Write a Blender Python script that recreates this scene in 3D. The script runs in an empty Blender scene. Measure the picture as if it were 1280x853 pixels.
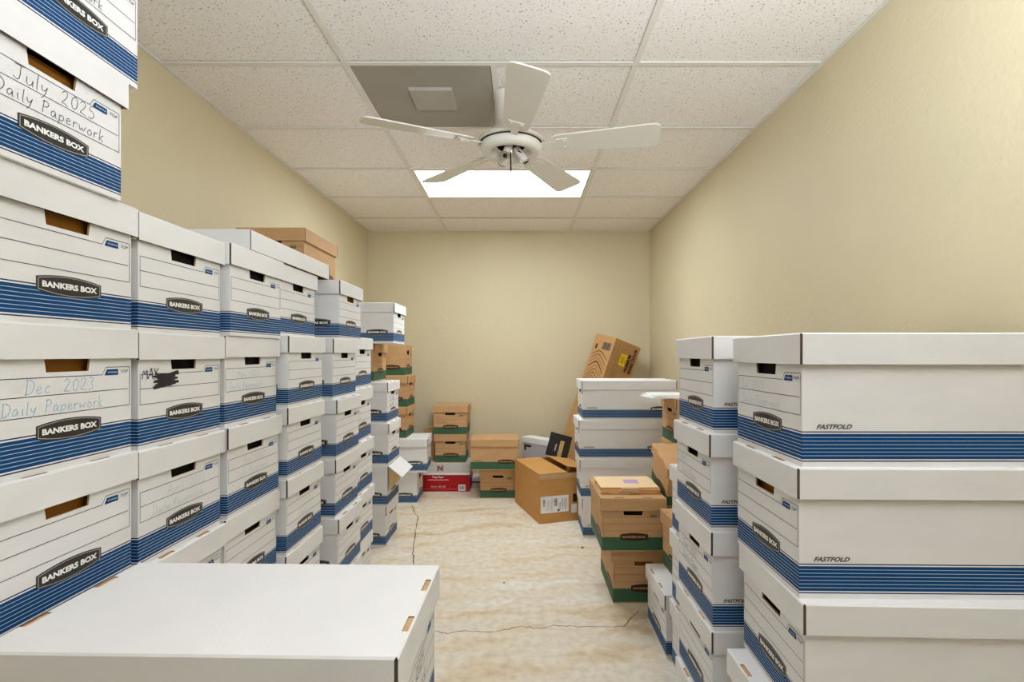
import bpy, bmesh, math, random
from mathutils import Matrix, Vector, Euler

random.seed(11)
S = bpy.context.scene
COL = S.collection
R = math.radians

# ------------------------------------------------------------------ camera, world, light, exposure
EYE = 1.25                       # eye height above the concrete floor
CEIL = 2.45                      # suspended ceiling height
cam_data = bpy.data.cameras.new('camera')
cam = bpy.data.objects.new('camera', cam_data)
COL.objects.link(cam)
cam.location = (0, 0, EYE)
cam.rotation_euler = (R(90), 0, 0)
cam_data.sensor_width = 36
cam_data.sensor_fit = 'HORIZONTAL'
cam_data.lens = 36 * 643 / 1280
cam_data.shift_x = -0.0094
cam_data.shift_y = 0.0129
cam_data.clip_start = 0.02
S.camera = cam

world = bpy.data.worlds.new('world')
S.world = world
world.use_nodes = True
WORLD_STRENGTH = 0.15
bgn = world.node_tree.nodes['Background']
bgn.inputs['Color'].default_value = (1.0, 0.97, 0.93, 1)
bgn.inputs['Strength'].default_value = WORLD_STRENGTH
TROFFER_STRENGTH = 13
S.view_settings.view_transform = 'Standard'
S.view_settings.look = 'None'
S.view_settings.gamma = 1
S.view_settings.use_curve_mapping = False
S.view_settings.exposure = 0.34
S.cycles.max_bounces = 10
S.cycles.diffuse_bounces = 6

# added fill light behind the photographer, where the front wall is left out
ld = bpy.data.lights.new('front_fill', 'AREA')
ld.shape = 'RECTANGLE'
ld.size, ld.size_y = 2.5, 2.2
ld.energy = 2
ld.color = (1.0, 0.97, 0.93)
lo = bpy.data.objects.new('front_fill', ld)
lo.location = (-0.1, -1.25, 1.3)
lo.rotation_euler = (R(90), 0, 0)
COL.objects.link(lo)


# added fill light above the camera, an assumed flash bounced off the ceiling
fd = bpy.data.lights.new('added_bounce_fill', 'AREA')
fd.shape = 'DISK'
fd.size = 0.6
fd.energy = 36
fd.color = (0.82, 0.91, 1.0)
fo = bpy.data.objects.new('added_bounce_fill', fd)
fo.location = (0.50, 0.15, 1.86)
fo.rotation_euler = (R(153), 0, 0)
COL.objects.link(fo)


# ------------------------------------------------------------------ materials
def lin(c):
    return tuple(((v / 255) / 12.92 if v / 255 <= 0.04045 else ((v / 255 + 0.055) / 1.055) ** 2.4) for v in c) + (1,)


MATS = {}


def mat(name, rgb, rough=0.6, var=0.0, scale=20.0, bump=0.0, bscale=200.0, metal=0.0, emit=0.0, stretch=None, spec=0.3):
    if name in MATS:
        return MATS[name]
    m = bpy.data.materials.new(name)
    m.use_nodes = True
    nt = m.node_tree
    b = nt.nodes['Principled BSDF']
    b.inputs['Base Color'].default_value = lin(rgb)
    b.inputs['Roughness'].default_value = rough
    b.inputs['Metallic'].default_value = metal
    b.inputs['Specular IOR Level'].default_value = spec
    tc = nt.nodes.new('ShaderNodeTexCoord')
    src = tc.outputs['Object']
    if stretch:
        mp = nt.nodes.new('ShaderNodeMapping')
        mp.inputs['Scale'].default_value = stretch
        nt.links.new(src, mp.inputs['Vector'])
        src = mp.outputs['Vector']
    if var > 0:
        n = nt.nodes.new('ShaderNodeTexNoise')
        n.inputs['Scale'].default_value = scale
        n.inputs['Detail'].default_value = 5
        r = nt.nodes.new('ShaderNodeValToRGB')
        c = lin(rgb)
        r.color_ramp.elements[0].position = 0.3
        r.color_ramp.elements[1].position = 0.7
        r.color_ramp.elements[0].color = tuple(v * (1 - var) for v in c[:3]) + (1,)
        r.color_ramp.elements[1].color = tuple(min(1, v * (1 + var)) for v in c[:3]) + (1,)
        nt.links.new(src, n.inputs['Vector'])
        nt.links.new(n.outputs['Fac'], r.inputs['Fac'])
        nt.links.new(r.outputs['Color'], b.inputs['Base Color'])
    if bump > 0:
        n2 = nt.nodes.new('ShaderNodeTexNoise')
        n2.inputs['Scale'].default_value = bscale
        n2.inputs['Detail'].default_value = 3
        bp = nt.nodes.new('ShaderNodeBump')
        bp.inputs['Strength'].default_value = bump
        bp.inputs['Distance'].default_value = 0.004
        nt.links.new(src, n2.inputs['Vector'])
        nt.links.new(n2.outputs['Fac'], bp.inputs['Height'])
        nt.links.new(bp.outputs['Normal'], b.inputs['Normal'])
    if emit:
        b.inputs['Emission Color'].default_value = (0.86, 0.935, 1.0, 1)
        b.inputs['Emission Strength'].default_value = emit
    MATS[name] = m
    return m


WHITE = mat('white_card', (232, 231, 231), 0.55, 0.025, 6, 0.10, 260, stretch=(1, 1, 3))
BLUE = mat('blue_print', (12, 68, 120), 0.6, 0.05, 8, spec=0.15)
NAVY = mat('navy_print', (14, 50, 92), 0.5)
PALE = mat('pale_print_line', (190, 212, 228), 0.5)
KRAFT = mat('kraft_card', (198, 157, 112), 0.7, 0.06, 7, 0.12, 240, stretch=(1, 1, 3))
KEDGE = mat('kraft_edge', (206, 166, 122), 0.8, 0.1, 60)
KIN = mat('kraft_inside', (120, 88, 58), 0.85, 0.08, 12)
EDGE = mat('dark_fold_edge', (88, 72, 62), 0.85, 0.08, 30)
GREEN = mat('green_print', (60, 98, 72), 0.6, 0.06, 9)
BADGE = mat('badge_black', (52, 49, 46), 0.45)
SILVER = mat('badge_silver', (178, 176, 172), 0.45)
LETTER = mat('letter_white', (246, 246, 244), 0.5)
BBROWN = mat('badge_brown', (58, 38, 26), 0.5)
BTAN = mat('badge_tan', (176, 138, 98), 0.5)
RULE = mat('ruled_line', (72, 78, 104), 0.6)
BRULE = mat('brown_ruled_line', (120, 82, 48), 0.6)
GREY = mat('grey_print', (92, 88, 84), 0.6)
INK = mat('black_ink', (38, 36, 40), 0.5)
GINK = mat('grey_ink', (98, 100, 112), 0.5)
CYAN = mat('pale_blue_ink', (160, 200, 220), 0.5)
PINK = mat('pale_pink_ink', (196, 168, 172), 0.5)
FAINT = mat('faint_green_ink', (188, 208, 208), 0.5)
MARK = mat('marker_ink', (44, 38, 46), 0.5, 0.1, 30)
AMBER = mat('amber_folder', (158, 102, 30), 0.6, 0.08, 20, stretch=(40, 40, 1))
PAPERS = mat('paper_edges', (120, 112, 104), 0.8, 0.2, 30, stretch=(1, 20, 1))
DARKFILL = mat('dark_hole_fill', (30, 26, 24), 0.9, 0.2, 30, stretch=(1, 30, 1))  # near-black box filling; shade inside the hand holes put into its colour
MANILA = mat('manila_card', (240, 212, 168), 0.6, 0.03, 12)
MEDGE = mat('manila_edge', (226, 164, 92), 0.7, 0.12, 40, stretch=(1, 1, 30))
PAPER = mat('white_paper', (238, 238, 238), 0.6, 0.02, 10)
PURPLE = mat('purple_note', (188, 164, 210), 0.6, 0.03, 10)
CARTON = mat('brown_carton', (200, 148, 84), 0.7, 0.06, 5, 0.1, 200, stretch=(1, 1, 4))
TAPE = mat('clear_tape', (204, 168, 124), 0.25, 0.05, 10)
RED = mat('red_print', (176, 14, 24), 0.45, 0.05, 6)
LOGOM = mat('maroon_print', (150, 66, 70), 0.5)
TAN = mat('tan_print_paper', (214, 190, 146), 0.7, 0.15, 24)
YELLOW = mat('yellow_sticker', (250, 214, 24), 0.45, 0.04, 14)
REDINK = mat('red_ink', (196, 84, 40), 0.5)
BROWNINK = mat('brown_ink', (66, 42, 26), 0.6)
MIDBROWN = mat('mid_brown_ink', (142, 98, 58), 0.6)
BLACKB = mat('black_book_cover', (38, 36, 34), 0.4, 0.15, 20)
WOODY = mat('tan_strip', (196, 164, 108), 0.6, 0.12, 20, stretch=(8, 1, 1))
GRAYC = mat('grey_plastic', (196, 192, 196), 0.5, 0.03, 6)
FANW = mat('fan_white', (226, 222, 212), 0.35, 0.02, 8)
VENTW = mat('vent_gap', (62, 54, 46), 0.8)
CHROME = mat('lamp_metal', (190, 184, 174), 0.25, metal=0.9)
BLACKP = mat('black_wire', (34, 32, 30), 0.5)
CLEARP = mat('clear_socket', (226, 222, 214), 0.2)
GRID = mat('ceiling_grid', (230, 226, 220), 0.6, 0.02, 10)
VENTG = mat('grey_vent_panel', (164, 158, 148), 0.7, 0.05, 6, 0.15, 300)
VENTD = mat('grey_vent_raised', (178, 172, 162), 0.7, 0.05, 8)
LIGHT = mat('lit_diffuser', (255, 255, 252), 0.5, emit=TROFFER_STRENGTH)
CRACK = mat('floor_crack', (104, 84, 60), 0.9, 0.2, 30)


def wall_material():
    m = mat('cream_wall', (211, 199, 166), 0.55, 0.02, 2.5)
    nt = m.node_tree
    b = nt.nodes['Principled BSDF']
    tc = nt.nodes['Texture Coordinate']
    n = nt.nodes.new('ShaderNodeTexNoise')
    n.inputs['Scale'].default_value = 55
    n.inputs['Detail'].default_value = 3
    bp = nt.nodes.new('ShaderNodeBump')
    bp.inputs['Strength'].default_value = 0.35
    bp.inputs['Distance'].default_value = 0.006
    nt.links.new(tc.outputs['Object'], n.inputs['Vector'])
    nt.links.new(n.outputs['Fac'], bp.inputs['Height'])
    nt.links.new(bp.outputs['Normal'], b.inputs['Normal'])
    return m


def tile_material():
    m = bpy.data.materials.new('fissured_ceiling_tile')
    m.use_nodes = True
    nt = m.node_tree
    b = nt.nodes['Principled BSDF']
    b.inputs['Roughness'].default_value = 0.9
    tc = nt.nodes.new('ShaderNodeTexCoord')
    v = nt.nodes.new('ShaderNodeTexNoise')
    v.inputs['Scale'].default_value = 120
    v.inputs['Detail'].default_value = 2.5
    v.inputs['Roughness'].default_value = 0.6
    v.inputs['Distortion'].default_value = 0.6
    r = nt.nodes.new('ShaderNodeValToRGB')
    r.color_ramp.elements[0].position = 0.325
    r.color_ramp.elements[0].color = lin((158, 150, 134))
    r.color_ramp.elements[1].position = 0.405
    r.color_ramp.elements[1].color = lin((246, 242, 239))
    nt.links.new(tc.outputs['Object'], v.inputs['Vector'])
    nt.links.new(v.outputs['Fac'], r.inputs['Fac'])
    nt.links.new(r.outputs['Color'], b.inputs['Base Color'])
    bp = nt.nodes.new('ShaderNodeBump')
    bp.inputs['Strength'].default_value = 0.3
    bp.inputs['Distance'].default_value = 0.004
    nt.links.new(v.outputs['Fac'], bp.inputs['Height'])
    nt.links.new(bp.outputs['Normal'], b.inputs['Normal'])
    return m


def floor_material():
    m = bpy.data.materials.new('stained_concrete')
    m.use_nodes = True
    nt = m.node_tree
    L = nt.links
    b = nt.nodes['Principled BSDF']
    b.inputs['Roughness'].default_value = 0.5
    b.inputs['Specular IOR Level'].default_value = 0.3
    tc = nt.nodes.new('ShaderNodeTexCoord')
    # trowel arcs: concentric about a point beyond the back right, strongly noise distorted
    mp = nt.nodes.new('ShaderNodeMapping')
    mp.inputs['Location'].default_value = (-0.55, 0.4, 0)
    L.new(tc.outputs['Object'], mp.inputs['Vector'])
    w = nt.nodes.new('ShaderNodeTexWave')
    w.wave_type = 'RINGS'
    w.rings_direction = 'Z'
    w.inputs['Scale'].default_value = 1.5
    w.inputs['Distortion'].default_value = 9
    w.inputs['Detail'].default_value = 5
    w.inputs['Detail Scale'].default_value = 1.1
    w.inputs['Detail Roughness'].default_value = 0.62
    L.new(mp.outputs['Vector'], w.inputs['Vector'])
    n = nt.nodes.new('ShaderNodeTexNoise')
    n.inputs['Scale'].default_value = 2.4
    n.inputs['Detail'].default_value = 9
    n.inputs['Roughness'].default_value = 0.62
    n.inputs['Distortion'].default_value = 0.8
    mp2 = nt.nodes.new('ShaderNodeMapping')
    mp2.inputs['Scale'].default_value = (0.55, 1.5, 1)
    mp2.inputs['Rotation'].default_value = (0, 0, R(8))
    L.new(tc.outputs['Object'], mp2.inputs['Vector'])
    L.new(mp2.outputs['Vector'], n.inputs['Vector'])
    mx = nt.nodes.new('ShaderNodeMath')
    mx.operation = 'MULTIPLY_ADD'
    mx.inputs[1].default_value = 0.16
    L.new(w.outputs['Fac'], mx.inputs[0])
    mm = nt.nodes.new('ShaderNodeMath')
    mm.operation = 'MULTIPLY'
    mm.inputs[1].default_value = 0.86
    L.new(n.outputs['Fac'], mm.inputs[0])
    L.new(mm.outputs[0], mx.inputs[2])
    r = nt.nodes.new('ShaderNodeValToRGB')
    e = r.color_ramp.elements
    e[0].position = 0.26
    e[0].color = lin((212, 186, 148))
    e[1].position = 0.74
    e[1].color = lin((244, 240, 232))
    k = e.new(0.38); k.color = lin((226, 208, 178))
    k = e.new(0.50); k.color = lin((236, 225, 206))
    k = e.new(0.60); k.color = lin((232, 221, 203))
    L.new(mx.outputs[0], r.inputs['Fac'])
    n2 = nt.nodes.new('ShaderNodeTexNoise')
    n2.inputs['Scale'].default_value = 26
    n2.inputs['Detail'].default_value = 6
    L.new(tc.outputs['Object'], n2.inputs['Vector'])
    r2 = nt.nodes.new('ShaderNodeValToRGB')
    r2.color_ramp.elements[0].position = 0.3
    r2.color_ramp.elements[0].color = (0.80, 0.78, 0.74, 1)
    r2.color_ramp.elements[1].position = 0.6
    r2.color_ramp.elements[1].color = (1, 1, 1, 1)
    L.new(n2.outputs['Fac'], r2.inputs['Fac'])
    mul = nt.nodes.new('ShaderNodeMixRGB')
    mul.blend_type = 'MULTIPLY'
    mul.inputs['Fac'].default_value = 0.8
    L.new(r.outputs['Color'], mul.inputs['Color1'])
    L.new(r2.outputs['Color'], mul.inputs['Color2'])
    L.new(mul.outputs['Color'], b.inputs['Base Color'])
    bp = nt.nodes.new('ShaderNodeBump')
    bp.inputs['Strength'].default_value = 0.12
    bp.inputs['Distance'].default_value = 0.004
    L.new(n2.outputs['Fac'], bp.inputs['Height'])
    L.new(bp.outputs['Normal'], b.inputs['Normal'])
    return m


WALL = wall_material()
TILE = tile_material()
FLOOR = floor_material()


# ------------------------------------------------------------------ mesh helpers
class MB:
    """collects shapes; build() links them as one mesh object"""

    def __init__(self):
        self.v, self.f, self.m = [], [], []
        self.mats = []

    def mi(self, m):
        if m not in self.mats:
            self.mats.append(m)
        return self.mats.index(m)

    def face(self, pts, m):
        n = len(self.v)
        self.v += [tuple(p) for p in pts]
        self.f.append(list(range(n, n + len(pts))))
        self.m.append(self.mi(m))

    def add(self, verts, faces, m):
        n = len(self.v)
        self.v += [tuple(p) for p in verts]
        k = self.mi(m)
        for f in faces:
            self.f.append([n + i for i in f])
            self.m.append(k)

    def box(self, a, b, m, M=None):
        (x0, y0, z0), (x1, y1, z1) = a, b
        vs = [(x0, y0, z0), (x1, y0, z0), (x1, y1, z0), (x0, y1, z0), (x0, y0, z1), (x1, y0, z1), (x1, y1, z1), (x0, y1, z1)]
        if M is not None:
            vs = [tuple(M @ Vector(p)) for p in vs]
        self.add(vs, [(0, 3, 2, 1), (4, 5, 6, 7), (0, 1, 5, 4), (1, 2, 6, 5), (2, 3, 7, 6), (3, 0, 4, 7)], m)

    def lathe(self, prof, m, seg=40, c=(0, 0, 0)):
        vs, fs = [], []
        n = len(prof)
        for i in range(seg):
            a = 2 * math.pi * i / seg
            for r_, z in prof:
                vs.append((c[0] + r_ * math.cos(a), c[1] + r_ * math.sin(a), c[2] + z))
        for i in range(seg):
            j = (i + 1) % seg
            for k in range(n - 1):
                fs.append((i * n + k, j * n + k, j * n + k + 1, i * n + k + 1))
        self.add(vs, fs, m)

    def tube(self, pts, rad, m, seg=8):
        pts = [Vector(p) for p in pts]
        vs, fs = [], []
        for i, p in enumerate(pts):
            d = (pts[min(i + 1, len(pts) - 1)] - pts[max(i - 1, 0)]).normalized()
            u = d.orthogonal().normalized()
            w = d.cross(u)
            for k in range(seg):
                a = 2 * math.pi * k / seg
                vs.append(p + rad * (math.cos(a) * u + math.sin(a) * w))
        for i in range(len(pts) - 1):
            for k in range(seg):
                l = (k + 1) % seg
                fs.append((i * seg + k, i * seg + l, (i + 1) * seg + l, (i + 1) * seg + k))
        fs.append(tuple(range(seg))[::-1])
        fs.append(tuple((len(pts) - 1) * seg + k for k in range(seg)))
        self.add(vs, fs, m)

    def mesh(self, name, smooth=False):
        me = bpy.data.meshes.new(name)
        me.from_pydata(self.v, [], self.f)
        for m in self.mats:
            me.materials.append(m)
        me.polygons.foreach_set('material_index', self.m)
        if smooth:
            me.polygons.foreach_set('use_smooth', [True] * len(me.polygons))
            bm = bmesh.new()
            bm.from_mesh(me)
            bmesh.ops.remove_doubles(bm, verts=bm.verts, dist=1e-5)
            bm.normal_update()
            for e_ in bm.edges:
                if len(e_.link_faces) == 2 and e_.calc_face_angle(0) > R(38):
                    e_.smooth = False
            bm.to_mesh(me)
            bm.free()
        me.update()
        return me


def link(name, mesh, parent=None):
    o = bpy.data.objects.new(name, mesh)
    COL.objects.link(o)
    if parent is not None:
        o.parent = parent
    return o


def tag(o, label, cat, group=None):
    o['label'] = label
    o['category'] = cat
    if group:
        o['group'] = group
    return o


def structure(o):
    o['kind'] = 'structure'
    return o


def empty(name, loc, rz=0.0):
    o = bpy.data.objects.new(name, None)
    o.empty_display_size = 0.1
    COL.objects.link(o)
    o.location = loc
    o.rotation_euler = (0, 0, R(rz))
    return o


TEXT_CACHE = {}


def text_geo(txt, width=None, height=None, bold=0.0, shear=0.0, sx=1.0):
    """flat letter outlines as (verts, faces) centred on the origin in x, z"""
    key = (txt, width, height, bold, shear, sx)
    if key in TEXT_CACHE:
        return TEXT_CACHE[key]
    cu = bpy.data.curves.new('lettering', 'FONT')
    cu.body = txt
    cu.size = 1.0
    cu.offset = bold
    cu.shear = shear
    cu.resolution_u = 3
    cu.fill_mode = 'FRONT'
    o = bpy.data.objects.new('lettering', cu)
    COL.objects.link(o)
    dg = bpy.context.evaluated_depsgraph_get()
    dg.update()
    me = o.evaluated_get(dg).to_mesh()
    vs = [v.co.copy() for v in me.vertices]
    fs = [tuple(p.vertices) for p in me.polygons]
    o.evaluated_get(dg).to_mesh_clear()
    bpy.data.objects.remove(o)
    bpy.data.curves.remove(cu)
    x0, x1 = min(v.x for v in vs), max(v.x for v in vs)
    y0, y1 = min(v.y for v in vs), max(v.y for v in vs)
    kx = (width / (x1 - x0)) if width else sx * (height / (y1 - y0))
    ky = (height / (y1 - y0)) if height else kx / sx
    out = [((v.x - (x0 + x1) / 2) * kx, (v.y - (y0 + y1) / 2) * ky) for v in vs]
    TEXT_CACHE[key] = (out, fs)
    return out, fs


def put_text(mb, geo, P, m):
    """P maps a flat (x, z) point to 3-D"""
    vs, fs = geo
    mb.add([P(x, z) for x, z in vs], fs, m)


# ---- pen strokes: a small single-line alphabet, unit height, for the handwriting
G = {
    'A': [[(0, 0), (.3, 1), (.36, 1), (.6, 0)], [(.12, .38), (.5, .4)]],
    'D': [[(.12, 0), (.1, 1)], [(0, .95), (.3, 1), (.58, .8), (.62, .4), (.4, .05), (0, .02)]],
    'J': [[(.0, .95), (.6, 1)], [(.38, 1), (.4, .2), (.25, 0), (.0, .15)]],
    'M': [[(0, 0), (.08, .95), (.32, .3), (.55, 1), (.66, 0)]],
    'P': [[(.06, 0), (.1, 1)], [(0, .9), (.35, 1), (.5, .75), (.36, .52), (.1, .48)]],
    'S': [[(.5, .9), (.25, 1), (.06, .8), (.2, .58), (.46, .4), (.46, .12), (.2, 0), (0, .12)]],
    'N': [[(0, 0), (.05, 1), (.5, .02), (.55, 1)]],
    'O': [[(.3, 1), (.05, .75), (.05, .25), (.3, 0), (.55, .25), (.55, .75), (.3, 1)]],
    'Y': [[(0, 1), (.25, .5), (.3, .5)], [(.55, 1), (.25, .45), (.12, -.1)]],
    'a': [[(.4, .45), (.2, .52), (.04, .28), (.12, .02), (.32, .1), (.42, .48), (.42, .05), (.52, 0)]],
    'b': [[(.06, 1), (.05, 0), (.25, 0), (.42, .2), (.3, .48), (.06, .35)]],
    'c': [[(.4, .42), (.2, .5), (.04, .25), (.16, 0), (.42, .08)]],
    'e': [[(.05, .25), (.38, .3), (.32, .5), (.12, .48), (.04, .2), (.18, 0), (.44, .1)]],
    'g': [[(.4, .45), (.15, .5), (.04, .25), (.2, .05), (.4, .2), (.42, .5), (.38, -.25), (.1, -.3)]],
    'i': [[(.08, .5), (.1, .08), (.2, 0)], [(.08, .72), (.11, .74)]],
    'k': [[(.06, 1), (.04, 0)], [(.38, .52), (.06, .24), (.42, 0)]],
    'l': [[(.1, 1), (.08, .1), (.18, 0)]],
    'n': [[(.02, .5), (.05, 0), (.1, .38), (.3, .5), (.4, .3), (.42, 0)]],
    'o': [[(.25, .5), (.04, .3), (.1, .04), (.3, 0), (.45, .25), (.25, .5)]],
    'p': [[(.06, .5), (.02, -.32)], [(.06, .4), (.3, .52), (.42, .28), (.28, .03), (.05, .1)]],
    'r': [[(.05, .5), (.06, 0)], [(.06, .3), (.2, .5), (.38, .46)]],
    't': [[(.16, .85), (.14, .08), (.3, 0)], [(0, .55), (.34, .58)]],
    'u': [[(.03, .5), (.06, .08), (.24, 0), (.4, .2), (.42, .5), (.44, 0)]],
    'v': [[(.02, .5), (.2, 0), (.42, .52)]],
    'w': [[(0, .5), (.12, 0), (.28, .4), (.42, .02), (.58, .5)]],
    'y': [[(.03, .5), (.1, .2), (.26, .16), (.42, .5)], [(.42, .5), (.3, -.1), (.1, -.34)]],
    '0': [[(.3, .95), (.06, .7), (.08, .2), (.28, 0), (.5, .25), (.5, .72), (.28, .95)]],
    '2': [[(.04, .75), (.2, .98), (.44, .85), (.38, .5), (.02, .04), (.26, .12), (.54, .0)]],
    '3': [[(.05, .88), (.28, 1), (.44, .78), (.2, .54), (.46, .36), (.4, .06), (.04, .04)]],
    '4': [[(.1, 1), (.06, .5), (.5, .52)], [(.46, 1), (.42, 0)]],
    '5': [[(.5, .98), (.12, .95), (.08, .56), (.36, .6), (.48, .3), (.3, .0), (.02, .06)]],
    '1': [[(.12, 1), (.1, 0)]],
    ' ': [],
}


def strokes(mb, txt, x, z, h, width, m, rnd, y=-0.0009, gap=0.16, jitter=0.03):
    """pen writing on a front face (plane y); returns the end x"""
    for ch in txt:
        gl = G.get(ch, [])
        w = max([p[0] for s in gl for p in s], default=0.42)
        dz = rnd.uniform(-jitter, jitter) * h
        for s in gl:
            pts = [(x + (px + 0.12 * pz) * h, z + dz + pz * h) for px, pz in s]
            if len(pts) > 2:        # soften the corners
                q = [pts[0]]
                for a, b in zip(pts, pts[1:]):
                    q += [(a[0] * .75 + b[0] * .25, a[1] * .75 + b[1] * .25), (a[0] * .25 + b[0] * .75, a[1] * .25 + b[1] * .75)]
                pts = q + [pts[-1]]
            n = len(mb.v)
            vs = []
            for i, p in enumerate(pts):
                a, b = pts[max(i - 1, 0)], pts[min(i + 1, len(pts) - 1)]
                d = math.hypot(b[0] - a[0], b[1] - a[1]) or 1
                nx, nz = -(b[1] - a[1]) / d * width / 2, (b[0] - a[0]) / d * width / 2
                vs += [(p[0] + nx, y, p[1] + nz), (p[0] - nx, y, p[1] - nz)]
            mb.add(vs, [(2 * i, 2 * i + 1, 2 * i + 3, 2 * i + 2) for i in range(len(pts) - 1)], m)
        x += (w + gap) * h
    return x


# ------------------------------------------------------------------ the filing box and its parts
BH = 0.255            # body height
LT = 0.263            # top of lid
LF = 0.062            # lid flange
INSET = 0.009         # body inside the lid outline
HZ0, HZ1 = 0.177, 0.212   # hand hole


def bands(kind):
    if kind == 'white':
        z, out = 0.0, []
        def add(h, m):
            nonlocal z
            out.append((z, z + h, m)); z += h
        add(0.0105, WHITE); add(0.0024, NAVY); add(0.0026, WHITE)
        for i in range(7):
            add(0.0062, BLUE)
            if i < 6:
                add(0.0010, PALE)
        add(0.0026, WHITE); add(0.0024, NAVY); add(HZ0 - z, WHITE)
        return out
    return [(0, 0.006, KRAFT), (0.006, 0.070, GREEN), (0.070, HZ0, KRAFT)]


MESHES = {}


def body_mesh(kind, W, L):
    key = ('body', kind, W, L)
    if key in MESHES:
        return MESHES[key]
    card = WHITE if kind == 'white' else KRAFT
    mb = MB()
    x1 = W / 2 - INSET
    y0, y1 = INSET, L - INSET
    t = 0.004
    tx, bx = 0.0495, 0.0445       # half widths of the hand hole, top and bottom
    for z0, z1, m in bands(kind):
        mb.face([(-x1, y0, z0), (x1, y0, z0), (x1, y0, z1), (-x1, y0, z1)], m)
        mb.face([(x1, y1, z0), (-x1, y1, z0), (-x1, y1, z1), (x1, y1, z1)], m)
        mb.face([(x1, y0, z0), (x1, y1, z0), (x1, y1, z1), (x1, y0, z1)], m)
        mb.face([(-x1, y1, z0), (-x1, y0, z0), (-x1, y0, z1), (-x1, y1, z1)], m)
    for s in (-1, 1):             # long sides above the bands
        q = [(s * x1, y0, HZ0), (s * x1, y1, HZ0), (s * x1, y1, BH), (s * x1, y0, BH)]
        mb.face(q if s > 0 else q[::-1], card)
        q = [(s * (x1 - t), y0 + t, t), (s * (x1 - t), y1 - t, t), (s * (x1 - t), y1 - t, BH), (s * (x1 - t), y0 + t, BH)]
        mb.face(q[::-1] if s > 0 else q, KIN)
        mb.face([(s * x1, y0, BH), (s * x1, y1, BH), (s * (x1 - t), y1 - t, BH), (s * (x1 - t), y0 + t, BH)], KEDGE)
    for ya, yb, s in ((y0, y0 + t, 1), (y1, y1 - t, -1)):    # ends with a hand hole
        for y, m, f in ((ya, card, s), (yb, KIN, -s)):
            xx = x1 if y == ya else x1 - t
            def q(p):
                mb.face([(a, y, b) for a, b in (p if f > 0 else p[::-1])], m)
            q([(-xx, HZ0), (-bx, HZ0), (-tx, HZ1), (-xx, HZ1)])
            q([(bx, HZ0), (xx, HZ0), (xx, HZ1), (tx, HZ1)])
            q([(-xx, HZ1), (xx, HZ1), (xx, BH), (-xx, BH)])
            if y == yb:
                q([(-xx, t), (xx, t), (xx, HZ0), (-xx, HZ0)])
        hole = [(-bx, HZ0), (bx, HZ0), (tx, HZ1), (-tx, HZ1)]
        for (a, b), (c, d) in zip(hole, hole[1:] + hole[:1]):
            mb.face([(a, ya, b), (c, ya, d), (c, yb, d), (a, yb, b)], KEDGE)
        mb.face([(-x1, ya, BH), (x1, ya, BH), (x1 - t, yb, BH), (-x1 + t, yb, BH)], KEDGE)
    mb.face([(-x1, y0, 0), (-x1, y1, 0), (x1, y1, 0), (x1, y0, 0)], card)
    mb.face([(-x1 + t, y0 + t, t), (x1 - t, y0 + t, t), (x1 - t, y1 - t, t), (-x1 + t, y1 - t, t)], KIN)
    MESHES[key] = mb.mesh('box_body')
    return MESHES[key]


SLOT = ((-0.092, -0.046), (0.046, 0.092))


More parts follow.
